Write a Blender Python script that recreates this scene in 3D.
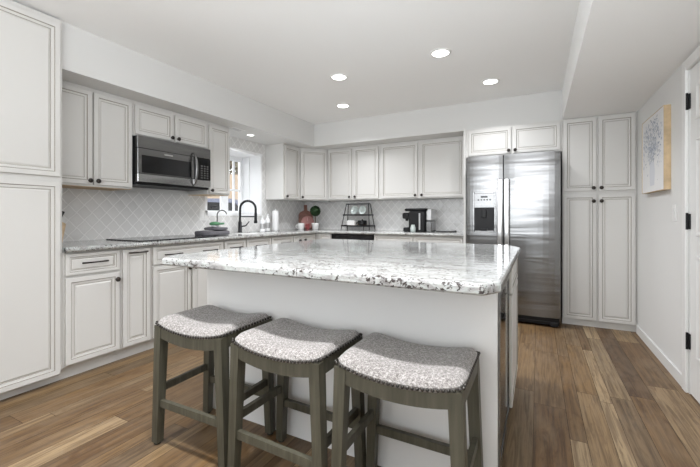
import bpy, math, random
from mathutils import Vector
random.seed(7)
scene = bpy.context.scene
for o in list(bpy.data.objects): bpy.data.objects.remove(o)
C = scene.collection

# ------------------------------------------------------------------ camera
cam_d = bpy.data.cameras.new('camera'); cam = bpy.data.objects.new('camera', cam_d); C.objects.link(cam)
cam.location = (3.452, -4.982, 1.124); cam.rotation_euler = (math.radians(90), 0, math.radians(27.4))
cam_d.sensor_width = 36; cam_d.lens = 359.4/700*36
cam_d.shift_x = -0.0024; cam_d.shift_y = -0.0252
cam_d.clip_start = 0.05; cam_d.clip_end = 200
scene.camera = cam
# ------------------------------------------------------------------ world, colour, exposure
scene.view_settings.view_transform = 'Standard'; scene.view_settings.look = 'None'
scene.view_settings.gamma = 1; scene.view_settings.use_curve_mapping = False
scene.view_settings.exposure = 0.27
w = bpy.data.worlds.new('world'); scene.world = w; w.use_nodes = True
w.node_tree.nodes['Background'].inputs[0].default_value = (0.93, 0.97, 1.0, 1)
w.node_tree.nodes['Background'].inputs[1].default_value = 2.8

def area(name, loc, rot, sx, sy, power, col=(1, 1, 1), shape='RECTANGLE', spread=180):
    l = bpy.data.lights.new(name, 'AREA'); l.shape = shape; l.size = sx; l.size_y = sy
    l.energy = power; l.color = col; l.spread = math.radians(spread)
    o = bpy.data.objects.new(name, l); C.objects.link(o); o.location = loc; o.rotation_euler = [math.radians(a) for a in rot]
    return o
# daylight through the big patio window of the dining end, behind the camera
area('patio_window_daylight', (1.9, -7.9, 1.35), (90, 0, 0), 3.4, 1.9, 6, (0.92, 0.97, 1.0))
# added fill light behind the camera, tilted up to brighten ceiling and cabinets
area('ceiling_fill', (3.2, -5.4, 1.75), (142, 0, 32), 2.4, 1.6, 50, (0.935, 0.962, 1.0))
# ------------------------------------------------------------------ node helpers
def mat(name):
    m = bpy.data.materials.new(name); m.use_nodes = True
    return m, m.node_tree, m.node_tree.nodes['Principled BSDF']
def simple(name, col, rough=0.5, metal=0.0, spec=0.5, emit=None, es=0, noise=0.0, nscale=20, bump=0.0, coat=0):
    m, nt, b = mat(name)
    b.inputs['Base Color'].default_value = (*col, 1); b.inputs['Roughness'].default_value = rough
    b.inputs['Metallic'].default_value = metal; b.inputs['Specular IOR Level'].default_value = spec
    if coat: b.inputs['Coat Weight'].default_value = coat
    if emit: b.inputs['Emission Color'].default_value = (*emit, 1); b.inputs['Emission Strength'].default_value = es
    if noise or bump:
        tc = nt.nodes.new('ShaderNodeTexCoord'); n = nt.nodes.new('ShaderNodeTexNoise')
        n.inputs['Scale'].default_value = nscale; n.inputs['Detail'].default_value = 5
        nt.links.new(tc.outputs['Object'], n.inputs['Vector'])
        if noise:
            r = nt.nodes.new('ShaderNodeValToRGB')
            r.color_ramp.elements[0].position = 0.3; r.color_ramp.elements[1].position = 0.7
            r.color_ramp.elements[0].color = (*[c*(1-noise) for c in col], 1)
            r.color_ramp.elements[1].color = (*[min(1, c*(1+noise)) for c in col], 1)
            nt.links.new(n.outputs['Fac'], r.inputs['Fac']); nt.links.new(r.outputs['Color'], b.inputs['Base Color'])
        if bump:
            bp = nt.nodes.new('ShaderNodeBump'); bp.inputs['Strength'].default_value = bump; bp.inputs['Distance'].default_value = 0.004
            nt.links.new(n.outputs['Fac'], bp.inputs['Height']); nt.links.new(bp.outputs['Normal'], b.inputs['Normal'])
    return m
class N:
    def __init__(s, nt): s.nt = nt
    def val(s, sock, v):
        if hasattr(v, 'is_output') or isinstance(v, bpy.types.NodeSocket): s.nt.links.new(v, sock)
        else: sock.default_value = v
    def math(s, op, a, b=None, clamp=False):
        n = s.nt.nodes.new('ShaderNodeMath'); n.operation = op; n.use_clamp = clamp
        s.val(n.inputs[0], a)
        if b is not None: s.val(n.inputs[1], b)
        return n.outputs[0]
    def ramp(s, f, stops, interp='LINEAR'):
        n = s.nt.nodes.new('ShaderNodeValToRGB'); cr = n.color_ramp; cr.interpolation = interp
        while len(cr.elements) < len(stops): cr.elements.new(0.5)
        for e, (p, c) in zip(cr.elements, stops):
            e.position = p; e.color = (*c, 1) if len(c) == 3 else c
        s.val(n.inputs[0], f); return n.outputs[0]
    def noise(s, vec, scale, detail=4, rough=0.5, dist=0.0):
        n = s.nt.nodes.new('ShaderNodeTexNoise'); n.inputs['Scale'].default_value = scale
        n.inputs['Detail'].default_value = detail; n.inputs['Roughness'].default_value = rough; n.inputs['Distortion'].default_value = dist
        s.val(n.inputs['Vector'], vec); return n.outputs['Fac']
    def mapv(s, vec, scale=(1, 1, 1), rot=(0, 0, 0), loc=(0, 0, 0)):
        n = s.nt.nodes.new('ShaderNodeMapping'); n.inputs['Scale'].default_value = scale
        n.inputs['Rotation'].default_value = rot; n.inputs['Location'].default_value = loc
        s.val(n.inputs['Vector'], vec); return n.outputs[0]
    def mix(s, f, a, b, blend='MIX'):
        n = s.nt.nodes.new('ShaderNodeMix'); n.data_type = 'RGBA'; n.blend_type = blend
        s.val(n.inputs['Factor'], f)
        for sock, v in ((n.inputs[6], a), (n.inputs[7], b)):
            if isinstance(v, tuple): sock.default_value = (*v, 1) if len(v) == 3 else v
            else: s.nt.links.new(v, sock)
        return n.outputs[2]
    def coord(s, which='Object'):
        return s.nt.nodes.new('ShaderNodeTexCoord').outputs[which]
    def bump(s, h, strength, dist, bsdf):
        n = s.nt.nodes.new('ShaderNodeBump'); n.inputs['Strength'].default_value = strength; n.inputs['Distance'].default_value = dist
        s.val(n.inputs['Height'], h); s.nt.links.new(n.outputs[0], bsdf.inputs['Normal'])

M = {}
M['cab'] = simple('cabinet_paint', (0.67, 0.662, 0.64), 0.42)
M['glaze'] = simple('brown_glaze', (0.27, 0.245, 0.21), 0.5)
M['glaze_soft'] = simple('soft_glaze', (0.52, 0.50, 0.465), 0.5)
M['white'] = simple('white_panel_paint', (0.72, 0.712, 0.70), 0.4)
M['wall'] = simple('wall_paint', (0.785, 0.785, 0.775), 0.75, bump=0.05, nscale=180)
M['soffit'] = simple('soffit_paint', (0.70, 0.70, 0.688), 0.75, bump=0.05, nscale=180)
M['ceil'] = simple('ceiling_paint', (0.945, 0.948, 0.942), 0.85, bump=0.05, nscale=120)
M['trim'] = simple('trim_paint', (0.84, 0.84, 0.83), 0.4)
M['bronze'] = simple('dark_bronze', (0.045, 0.038, 0.034), 0.35, 0.7)
M['black'] = simple('black_plastic', (0.008, 0.008, 0.009), 0.45, spec=0.3)
M['blackmetal'] = simple('black_metal', (0.02, 0.02, 0.022), 0.4, 0.6)
M['glossblack'] = simple('gloss_black', (0.008, 0.008, 0.009), 0.08, spec=0.35)
M['chrome'] = simple('chrome', (0.75, 0.75, 0.75), 0.15, 1.0)
M['rawwood'] = simple('raw_birch', (0.62, 0.46, 0.29), 0.6, noise=0.12, nscale=30)
M['ceramic'] = simple('white_ceramic', (0.84, 0.84, 0.83), 0.25)
M['vinyl'] = simple('white_vinyl', (0.93, 0.94, 0.95), 0.35)
M['paper'] = simple('white_paper', (0.86, 0.86, 0.86), 0.9, bump=0.3, nscale=90)
M['towel'] = simple('grey_towel', (0.16, 0.155, 0.17), 0.95, noise=0.35, nscale=160, bump=0.8)
M['green'] = simple('green_plastic', (0.09, 0.27, 0.13), 0.4)
M['leaf'] = simple('leaf_green', (0.02, 0.055, 0.015), 0.6, noise=0.5, nscale=40)
M['bark'] = simple('stem_brown', (0.13, 0.08, 0.05), 0.8)
M['redwood'] = simple('red_brown_wood', (0.22, 0.10, 0.075), 0.5, noise=0.25, nscale=25)
M['redcloth'] = simple('dark_red_cloth', (0.26, 0.06, 0.06), 0.9, noise=0.5, nscale=60)
M['silver'] = simple('silver_plastic', (0.50, 0.50, 0.50), 0.3, 0.7)
M['glassware'] = simple('pale_green_glass', (0.50, 0.56, 0.54), 0.08, spec=0.8)
M['emit'] = simple('lamp_diffuser', (1, 1, 1), 0.5, emit=(1, 0.98, 0.94), es=6)
M['nail'] = simple('nailhead_metal', (0.06, 0.055, 0.05), 0.3, 0.8)
M['rubber'] = simple('black_rubber', (0.015, 0.015, 0.015), 0.8)
M['frame_wood'] = simple('oak_frame', (0.58, 0.44, 0.27), 0.55, noise=0.15, nscale=18)
M['canvas'] = simple('white_canvas', (0.84, 0.84, 0.84), 0.85)
M['ink1'] = simple('blue_grey_ink', (0.40, 0.44, 0.52), 0.9)
M['ink2'] = simple('pale_lilac_ink', (0.71, 0.725, 0.77), 0.9)
M['ink3'] = simple('grey_ink', (0.55, 0.56, 0.58), 0.9)
M['soap'] = simple('soap_bottle_white', (0.82, 0.83, 0.84), 0.3)
M['outside_wall'] = simple('tan_stucco', (0.36, 0.275, 0.20), 0.9, noise=0.1, nscale=3)
M['outside_ground'] = simple('pale_gravel', (0.45, 0.42, 0.38), 0.95, noise=0.2, nscale=8)
M['dryleaf'] = simple('dry_olive_leaf', (0.13, 0.115, 0.065), 0.9, noise=0.6, nscale=4)
M['carpaint'] = simple('blue_grey_car_paint', (0.12, 0.13, 0.18), 0.25)
M['redlabel'] = simple('pink_pattern', (0.5, 0.25, 0.24), 0.6)

def steel(name, axis_scale, base=0.235, rough=0.22):
    m, nt, b = mat(name); n = N(nt)
    v = n.mapv(n.coord(), axis_scale)
    f = n.noise(v, 1.0, 3, 0.6)
    b.inputs['Metallic'].default_value = 1
    nt.links.new(n.ramp(f, [(0.3, (base*.96,)*3), (0.7, (base*1.03,)*3)]), b.inputs['Base Color'])
    nt.links.new(n.math('ADD', n.math('MULTIPLY', f, 0.06), rough-.03), b.inputs['Roughness'])
    wv = n.noise(n.mapv(n.coord(), (0.6, 0.6, 6.5)), 1.0, 2, 0.5, 0.4)
    n.bump(wv, 1.0, 0.008, b)
    return m
M['steel'] = steel('brushed_steel', (1.2, 1.2, 260))
M['steel_mid'] = steel('mid_brushed_steel', (1.2, 1.2, 260), 0.5, 0.2)
M['steel_dark'] = steel('dark_brushed_steel', (1.2, 1.2, 260), 0.22, 0.25)

def granite():
    m, nt, b = mat('white_granite'); n = N(nt)
    co = n.coord()
    vs = n.mapv(co, (5.0, 17, 11), (0, 0, 0.16))
    a = n.noise(vs, 1.5, 9, 0.72, 0.9)
    c = n.ramp(a, [(0.34, (0.17, 0.165, 0.165)), (0.44, (0.32, 0.315, 0.31)), (0.53, (0.47, 0.495, 0.485)), (0.66, (0.55, 0.545, 0.535))])
    f2 = n.noise(co, 60, 6, 0.75)
    c = n.mix(n.ramp(f2, [(0.46, (0, 0, 0)), (0.62, (0.75, 0.75, 0.75))]), c, (0.37, 0.36, 0.345))
    f3 = n.noise(n.mapv(co, (1, 1.6, 1.3), (0, 0, .3)), 58, 5, 0.62, 0.5)
    f4 = n.noise(co, 4.0, 3, 0.6)
    s = n.math('ADD', f3, n.math('MULTIPLY', f4, 0.36))
    c = n.mix(n.ramp(s, [(0.755, (0, 0, 0)), (0.79, (1, 1, 1))]), c, (0.055, 0.045, 0.042))
    nt.links.new(c, b.inputs['Base Color'])
    b.inputs['Roughness'].default_value = 0.09
    return m
M['granite'] = granite()

def tile(name, axis):
    m, nt, b = mat(name); n = N(nt)
    sep = nt.nodes.new('ShaderNodeSeparateXYZ'); nt.links.new(n.coord(), sep.inputs[0])
    h = sep.outputs[axis]; z = sep.outputs['Z']
    u = n.math('MULTIPLY', h, 1/0.118); v = n.math('MULTIPLY', z, 1/0.128)
    wob = n.math('MULTIPLY', n.math('SINE', n.math('MULTIPLY', v, 4*math.pi)), 0.018)
    u2 = n.math('ADD', u, wob)
    d1 = n.math('ABSOLUTE', n.math('COSINE', n.math('MULTIPLY', n.math('ADD', u2, v), math.pi)))
    d2 = n.math('ABSOLUTE', n.math('COSINE', n.math('MULTIPLY', n.math('SUBTRACT', u2, v), math.pi)))
    d = n.math('MINIMUM', d1, d2)
    g = n.ramp(d, [(0.07, (1, 1, 1)), (0.16, (0, 0, 0))])
    cell = nt.nodes.new('ShaderNodeCombineXYZ')
    nt.links.new(n.math('ROUND', n.math('ADD', u, v)), cell.inputs[0]); nt.links.new(n.math('ROUND', n.math('SUBTRACT', u, v)), cell.inputs[1])
    wn = nt.nodes.new('ShaderNodeTexWhiteNoise'); nt.links.new(cell.outputs[0], wn.inputs[0])
    tcol = n.ramp(wn.outputs[0], [(0, (0.72, 0.715, 0.705)), (1, (0.78, 0.775, 0.765))])
    nt.links.new(n.mix(g, tcol, (0.88, 0.875, 0.865)), b.inputs['Base Color'])
    nt.links.new(n.ramp(g, [(0, (0.16,)*3), (1, (0.8,)*3)]), b.inputs['Roughness'])
    dome = n.math('POWER', d, 0.5)
    n.bump(n.math('ADD', dome, n.math('MULTIPLY', n.noise(n.coord(), 30, 2), 0.35)), 0.35, 0.006, b)
    return m
M['tile_Y'] = tile('lantern_tile_left', 'Y'); M['tile_X'] = tile('lantern_tile_back', 'X')

def floor_mat():
    m, nt, b = mat('vinyl_plank'); n = N(nt)
    at = nt.nodes.new('ShaderNodeAttribute'); at.attribute_name = 'plank'
    sep = nt.nodes.new('ShaderNodeSeparateColor'); nt.links.new(at.outputs['Color'], sep.inputs[0])
    off = nt.nodes.new('ShaderNodeCombineXYZ')
    nt.links.new(n.math('MULTIPLY', sep.outputs[1], 40), off.inputs[0]); nt.links.new(n.math('MULTIPLY', sep.outputs[1], 90), off.inputs[1])
    va = nt.nodes.new('ShaderNodeVectorMath'); va.operation = 'ADD'
    nt.links.new(n.coord(), va.inputs[0]); nt.links.new(off.outputs[0], va.inputs[1]); p = va.outputs[0]
    base = n.ramp(sep.outputs[0], [(0.0, (0.085, 0.043, 0.016)), (0.3, (0.165, 0.092, 0.035)), (0.55, (0.215, 0.132, 0.058)), (0.8, (0.285, 0.194, 0.100)), (1.0, (0.360, 0.263, 0.152))])
    base = n.mix(n.ramp(sep.outputs[2], [(0.62, (0, 0, 0)), (0.75, (0.75,)*3)]), base, n.mix(0.5, (0.225, 0.178, 0.115), base))
    grain = n.noise(n.mapv(p, (55, 2.4, 1)), 1.0, 7, 0.7, 0.9)
    c = n.mix(n.ramp(grain, [(0.40, (0.95,)*3), (0.57, (0,)*3)]), base, n.mix(1.0, base, (0.45, 0.40, 0.36), 'MULTIPLY'))
    blot = n.noise(n.mapv(p, (9, 2.6, 1)), 1.0, 4, 0.6, 0.8)
    c = n.mix(n.ramp(blot, [(0.42, (0,)*3), (0.72, (0.35,)*3)]), c, (0.27, 0.20, 0.125))
    c = n.mix(n.ramp(n.noise(n.mapv(p, (14, 3.5, 1)), 1.0, 3, 0.6, 1.2), [(0.30, (0.6,)*3), (0.42, (0,)*3)]), c, n.mix(1.0, base, (0.52, 0.42, 0.34), 'MULTIPLY'))
    nt.links.new(c, b.inputs['Base Color'])
    b.inputs['Roughness'].default_value = 0.42
    n.bump(grain, 0.15, 0.002, b)
    return m
M['floor'] = floor_mat()
M['seam'] = simple('plank_seam', (0.06, 0.04, 0.028), 0.8)

def stool_wood():
    m, nt, b = mat('weathered_grey_wood'); n = N(nt)
    g = n.noise(n.mapv(n.coord(), (60, 60, 5)), 1.0, 5, 0.6)
    nt.links.new(n.ramp(g, [(0.3, (0.044, 0.040, 0.026)), (0.7, (0.088, 0.082, 0.059))]), b.inputs['Base Color'])
    b.inputs['Roughness'].default_value = 0.5; n.bump(g, 0.15, 0.002, b)
    return m
M['stool'] = stool_wood()
def fabric():
    m, nt, b = mat('heather_grey_fabric'); n = N(nt)
    co = n.coord()
    f = n.noise(co, 130, 4, 0.75, 0.6); f2 = n.noise(co, 420, 2, 0.6)
    s = n.math('ADD', n.math('MULTIPLY', f, 0.6), n.math('MULTIPLY', f2, 0.4))
    nt.links.new(n.ramp(s, [(0.40, (0.10, 0.09, 0.083)), (0.50, (0.235, 0.216, 0.204)), (0.60, (0.50, 0.475, 0.455))]), b.inputs['Base Color'])
    b.inputs['Roughness'].default_value = 0.95; b.inputs['Sheen Weight'].default_value = 0.2
    n.bump(s, 0.8, 0.004, b)
    return m
M['fabric'] = fabric()
def ringpattern():
    m, nt, b = mat('pink_ring_pattern'); n = N(nt)
    g = nt.nodes.new('ShaderNodeTexWave'); g.wave_type = 'RINGS'; g.rings_direction = 'Z'
    g.inputs['Scale'].default_value = 18; g.inputs['Distortion'].default_value = 0.5
    nt.links.new(n.coord(), g.inputs['Vector'])
    nt.links.new(n.ramp(g.outputs['Fac'], [(0.2, (0.30, 0.10, 0.10)), (0.8, (0.50, 0.30, 0.27))]), b.inputs['Base Color'])
    b.inputs['Roughness'].default_value = 0.7
    return m
M['pink'] = ringpattern()
def pane_mat():
    m = bpy.data.materials.new('clear_glass'); m.use_nodes = True; nt = m.node_tree; nt.nodes.clear()
    o = nt.nodes.new('ShaderNodeOutputMaterial'); t = nt.nodes.new('ShaderNodeBsdfTransparent'); g = nt.nodes.new('ShaderNodeBsdfGlossy')
    g.inputs['Roughness'].default_value = 0.02; fr = nt.nodes.new('ShaderNodeFresnel'); fr.inputs[0].default_value = 1.3
    mx = nt.nodes.new('ShaderNodeMixShader'); nt.links.new(fr.outputs[0], mx.inputs[0]); nt.links.new(t.outputs[0], mx.inputs[1]); nt.links.new(g.outputs[0], mx.inputs[2])
    nt.links.new(mx.outputs[0], o.inputs[0]); return m
M['glass'] = pane_mat()

# ------------------------------------------------------------------ mesh helpers
class MB:
    def __init__(s): s.v = []; s.f = []; s.m = []; s.sm = []
    def add(s, vs, fs, mi=0, smooth=False):
        k = len(s.v); s.v += [tuple(v) for v in vs]
        for f in fs: s.f.append([i+k for i in f]); s.m.append(mi); s.sm.append(smooth)
        return s
    def box(s, x0, x1, y0, y1, z0, z1, mi=0, bev=0.0):
        x0, x1 = min(x0, x1), max(x0, x1); y0, y1 = min(y0, y1), max(y0, y1); z0, z1 = min(z0, z1), max(z0, z1)
        if bev <= 0:
            vs = [(x, y, z) for z in (z0, z1) for y in (y0, y1) for x in (x0, x1)]
            return s.add(vs, [(0, 2, 3, 1), (4, 5, 7, 6), (0, 1, 5, 4), (2, 6, 7, 3), (0, 4, 6, 2), (1, 3, 7, 5)], mi)
        b = min(bev, (x1-x0)/2.01, (y1-y0)/2.01, (z1-z0)/2.01)
        def sq(i, z): return [(x0+i+b, y0+i, z), (x1-i-b, y0+i, z), (x1-i, y0+i+b, z), (x1-i, y1-i-b, z), (x1-i-b, y1-i, z), (x0+i+b, y1-i, z), (x0+i, y1-i-b, z), (x0+i, y0+i+b, z)]
        vs = sq(b, z0)+sq(0, z0+b)+sq(0, z1-b)+sq(b, z1); fs = [tuple(range(7, -1, -1)), tuple(range(24, 32))]
        for r in range(3):
            for i in range(8): fs.append((r*8+i, r*8+(i+1) % 8, r*8+8+(i+1) % 8, r*8+8+i))
        return s.add(vs, fs, mi)
    def prism(s, pts, d, mi=0):          # polygon pts (3d), extruded by vector d
        n = len(pts); vs = [Vector(p) for p in pts]+[Vector(p)+Vector(d) for p in pts]
        fs = [tuple(range(n-1, -1, -1)), tuple(range(n, 2*n))]+[(i, (i+1) % n, n+(i+1) % n, n+i) for i in range(n)]
        return s.add(vs, fs, mi)
    def bar(s, p, q, w, h, mi=0, w2=None, h2=None, up=(0, 0, 1)):   # rectangular bar, taper allowed
        p, q = Vector(p), Vector(q); d = (q-p).normalized(); u = Vector(up)
        if abs(d.dot(u)) > .95: u = Vector((0, 1, 0))
        a = d.cross(u).normalized(); b_ = a.cross(d).normalized(); w2 = w2 or w; h2 = h2 or h
        vs = []
        for c, ww, hh in ((p, w, h), (q, w2, h2)):
            for sx, sy in ((-1, -1), (1, -1), (1, 1), (-1, 1)): vs.append(c+a*sx*ww/2+b_*sy*hh/2)
        return s.add(vs, [(3, 2, 1, 0), (4, 5, 6, 7)]+[(i, (i+1) % 4, 4+(i+1) % 4, 4+i) for i in range(4)], mi)
    def tube(s, pts, r, n=10, mi=0, cap=True):
        pts = [Vector(p) for p in pts]; rs = r if isinstance(r, (list, tuple)) else [r]*len(pts)
        prev = None; vs = []
        for i, p in enumerate(pts):
            d = (pts[min(i+1, len(pts)-1)]-pts[max(i-1, 0)]).normalized()
            if prev is None:
                prev = d.orthogonal().normalized()
            a = (prev-d*prev.dot(d)).normalized(); prev = a; b_ = d.cross(a)
            for k in range(n):
                t = 2*math.pi*k/n; vs.append(p+(a*math.cos(t)+b_*math.sin(t))*rs[i])
        fs = []
        for i in range(len(pts)-1):
            for k in range(n): fs.append((i*n+k, i*n+(k+1) % n, (i+1)*n+(k+1) % n, (i+1)*n+k))
        s.add(vs, fs, mi, True)
        if cap: s.add(vs[:n], [tuple(range(n-1, -1, -1))], mi); s.add(vs[-n:], [tuple(range(n))], mi)
        return s
    def lathe(s, prof, c=(0, 0, 0), ax=(0, 0, 1), n=24, mi=0):   # prof (r, h)
        ax = Vector(ax).normalized(); a = ax.orthogonal().normalized(); b_ = ax.cross(a); c = Vector(c); vs = []
        for r, h in prof:
            for k in range(n):
                t = 2*math.pi*k/n; vs.append(c+ax*h+(a*math.cos(t)+b_*math.sin(t))*max(r, 1e-4))
        fs = []
        for i in range(len(prof)-1):
            for k in range(n): fs.append((i*n+k, i*n+(k+1) % n, (i+1)*n+(k+1) % n, (i+1)*n+k))
        s.add(vs, fs, mi, True)
        return s
    def ball(s, c, r, n=16, mi=0, sc=(1, 1, 1)):
        prof = []; vs = []; fs = []
        for i in range(n//2+1):
            t = math.pi*i/(n//2)
            for k in range(n):
                p = 2*math.pi*k/n; vs.append((c[0]+r*sc[0]*math.sin(t)*math.cos(p), c[1]+r*sc[1]*math.sin(t)*math.sin(p), c[2]+r*sc[2]*math.cos(t)))
        for i in range(n//2):
            for k in range(n): fs.append((i*n+k, (i+1)*n+k, (i+1)*n+(k+1) % n, i*n+(k+1) % n))
        return s.add(vs, fs, mi, True)
    def build(s, name, mats, parent=None, label=None):
        off = Vector((0, 0, 0)); q = parent
        while q is not None: off += q.location; q = q.parent
        me = bpy.data.meshes.new(name); me.from_pydata([Vector(v)-off for v in s.v], [], s.f)
        if not isinstance(mats, (list, tuple)): mats = [mats]
        for m_ in mats: me.materials.append(M[m_])
        for p, mi, sm in zip(me.polygons, s.m, s.sm): p.material_index = mi; p.use_smooth = sm
        me.update()
        o = bpy.data.objects.new(name, me); C.objects.link(o)
        if parent is not None: o.parent = parent
        if label: o['label'] = label
        return o
def thing(name, label, cat, loc, group=None):
    o = bpy.data.objects.new(name, None); C.objects.link(o); o.location = loc; o.empty_display_size = 0.1
    o['label'] = label; o['category'] = cat
    if group: o['group'] = group
    return o
def tag(o, label, cat, group=None):
    o['label'] = label; o['category'] = cat
    if group: o['group'] = group
    return o
def struct(o): o['kind'] = 'structure'; return o
def copy_tree(o, parent=None):
    c = o.copy(); C.objects.link(c); c.parent = parent
    for ch in o.children: copy_tree(ch, c)
    return c

class Fr:
    """A cabinet face: a runs along the face, n out of it."""
    def __init__(s, o, t, n): s.o = Vector(o); s.t = Vector(t); s.n = Vector(n)
    def p(s, a, z, d): return s.o+s.t*a+s.n*d+Vector((0, 0, z))
PROF = [(0, 0.0, 2), (0, .017, 2), (.0025, .020, 0), (.031, .020, 0), (.0345, .016, 1), (.0365, .0135, 2), (.051, .012, 0), (.053, .009, 1), (.057, .009, 2), (.066, .0135, 0), (.070, .0135, 0)]
PROF_S = [(0, 0.0, 2), (0, .017, 2), (.0025, .020, 0), (.022, .020, 0), (.0245, .016, 1), (.026, .0135, 2), (.034, .012, 0), (.036, .009, 1), (.039, .009, 2), (.045, .0135, 0), (.048, .0135, 0)]
PROF_UP = [(0, 0.0, 2), (0, .017, 2), (.0025, .020, 0), (.033, .020, 0), (.037, .016, 1), (.040, .0125, 2), (.052, .0115, 0), (.054, .0095, 1), (.057, .0095, 2), (.062, .0125, 0), (.066, .0125, 0)]
def panel(fr, a0, a1, z0, z1, name, parent, prof=PROF):
    mb = MB(); lim = min(a1-a0, z1-z0)/2-.004; k = min(1, lim/prof[-1][0])
    vs = []
    for i, d, mi in prof:
        i *= k
        vs += [fr.p(a0+i, z0+i, d), fr.p(a1-i, z0+i, d), fr.p(a1-i, z1-i, d), fr.p(a0+i, z1-i, d)]
    flip = fr.t.cross(Vector((0, 0, 1))).dot(fr.n) < 0
    for r in range(len(prof)-1):
        for q in range(4):
            f = (r*4+q, r*4+(q+1) % 4, r*4+4+(q+1) % 4, r*4+4+q)
            mb.f.append(list(f if not flip else f[::-1])); mb.m.append(prof[r+1][2]); mb.sm.append(False)
    e = (len(prof)-1)*4; mb.f.append([e, e+1, e+2, e+3] if not flip else [e+3, e+2, e+1, e]); mb.m.append(0); mb.sm.append(False)
    mb.f.append([3, 2, 1, 0] if not flip else [0, 1, 2, 3]); mb.m.append(0); mb.sm.append(False)
    mb.v = vs
    return mb.build(name, ['cab', 'glaze', 'glaze_soft'], parent)
def knob(fr, a, z, door, d=.020):
    mb = MB(); mb.lathe([(0.0, 0), (.008, 0), (.006, .004), (.005, .012), (.014, .016), (.0185, .022), (.0165, .029), (.007, .033), (0, .0335)], fr.p(a, z, d), fr.n, 14)
    return mb.build('knob', 'bronze', door)
def pull(fr, a, z, door, L=.17, d=.020):
    mb = MB(); pts = []
    for i in range(9):
        t = -1+i/4; pts.append(fr.p(a+t*L/2, z, d+.022+.010*(1-t*t)))
    mb.tube(pts, [.0055+.001*abs(-1+i/4) for i in range(9)], 8)
    for sg in (-1, 1): mb.tube([fr.p(a+sg*L*.42, z, d), fr.p(a+sg*L*.42, z, d+.026)], .005, 8)
    return mb.build('handle', 'bronze', door)

LX = lambda x: Fr((x, 0, 0), (0, 1, 0), (1, 0, 0))       # faces +X, a = Y
BY = lambda y: Fr((0, y, 0), (1, 0, 0), (0, -1, 0))      # faces -Y, a = X

# ================================================================== SETTING
ZS, ZC, W = 2.129, 2.452, 4.300
RY = -8.0
# floor of planks, one mesh
mb = MB(); mb.box(-0.1, W+.1, RY-.1, 0.1, -0.06, -0.0015, 1)
cols = []; widths = [.165, .075, .115, .065, .11, .125]
x = 3.43-.165-.075*0
seq = []; xx = 3.4305
i = 0
while xx < W+.1: seq.append((xx, widths[i % 6])); xx += widths[i % 6]; i += 1
xx = 3.4305; i = 5
while xx > -0.05: xx -= widths[i % 6]; seq.append((xx, widths[i % 6])); i -= 1
pal = []
for (px, pw) in seq:
    y = RY-random.random()*1.2
    while y < 0.0:
        L = random.choice((1.22, 1.22, .95)); g = .0011
        mb.add([(px+g, y+g, 0), (px+pw-g, y+g, 0), (px+pw-g, min(y+L-g, 0.02), 0), (px+g, min(y+L-g, .02), 0)], [(0, 1, 2, 3)], 0)
        y += L
fl = mb.build('floor', ['floor', 'seam'])
at = fl.data.color_attributes.new('plank', 'FLOAT_COLOR', 'CORNER')
for p in fl.data.polygons:
    c = (random.random(), random.random(), random.random(), 1)
    for li in p.loop_indices: at.data[li].color = c
struct(fl)

# walls
WY0, WY1, WZ0, WZ1 = -2.02, -1.112, 1.155, 1.957          # kitchen window opening
mb = MB()
g = .031
mb.box(-.1, 0, RY, WY0-g, 0, 2.6); mb.box(-.1, 0, WY1+g, 0.1, 0, 2.6); mb.box(-.1, 0, WY0-g, WY1+g, 0, WZ0-g); mb.box(-.1, 0, WY0-g, WY1+g, WZ1+g, 2.6)
struct(mb.build('wall_left', 'wall'))
struct(MB().box(0, W+.1, 0, .1, 0, 2.6).build('wall_back', 'wall'))
# right wall with the door opening
DY0, DY1, DZ = -2.80, -1.985, 2.045
mb = MB(); mb.box(W, W+.1, RY, DY0, 0, 2.6); mb.box(W, W+.1, DY1, 0, 0, 2.6); mb.box(W, W+.1, DY0, DY1, DZ, 2.6)
struct(mb.build('wall_right', 'wall'))
mb = MB(); mb.box(0, .25, RY-.1, RY, 0, 2.6); mb.box(3.75, W, RY-.1, RY, 0, 2.6); mb.box(.25, 3.75, RY-.1, RY, 0, .3); mb.box(.25, 3.75, RY-.1, RY, 2.3, 2.6)
struct(mb.build('wall_rear', 'wall'))
struct(MB().box(-.1, W+.1, RY-.1, .1, ZC, ZC+.1).build('ceiling', 'ceil'))
XB = 3.679
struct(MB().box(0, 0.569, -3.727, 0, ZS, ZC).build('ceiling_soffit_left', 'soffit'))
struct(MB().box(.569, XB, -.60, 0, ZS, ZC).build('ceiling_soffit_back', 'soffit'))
struct(MB().box(XB, W, RY, 0, ZS, ZC).build('ceiling_drop_right', 'ceil'))
# backsplash tile
mb = MB(); T = .008
mb.box(0, T, -3.727, WY0-.035, .914, 1.36); mb.box(0, T, WY0-.035, WY1+.035, .914, WZ0-.03); mb.box(0, T, WY1+.035, 0, .914, 1.355)
mb.box(0, T, -1.982, WY1+.035, WZ1+.035, ZS); mb.box(0, T, WY1+.035, -1.006, 1.355, ZS)
struct(mb.build('wall_left_backsplash', 'tile_Y'))
struct(MB().box(T, 2.68, -T, 0, 0.914, 1.355).build('wall_back_backsplash', 'tile_X'))
# baseboard right
struct(MB().box(W-.014, W, -1.914, -.67, 0, .085, 0, .004).build('baseboard_right', 'trim'))
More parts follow.
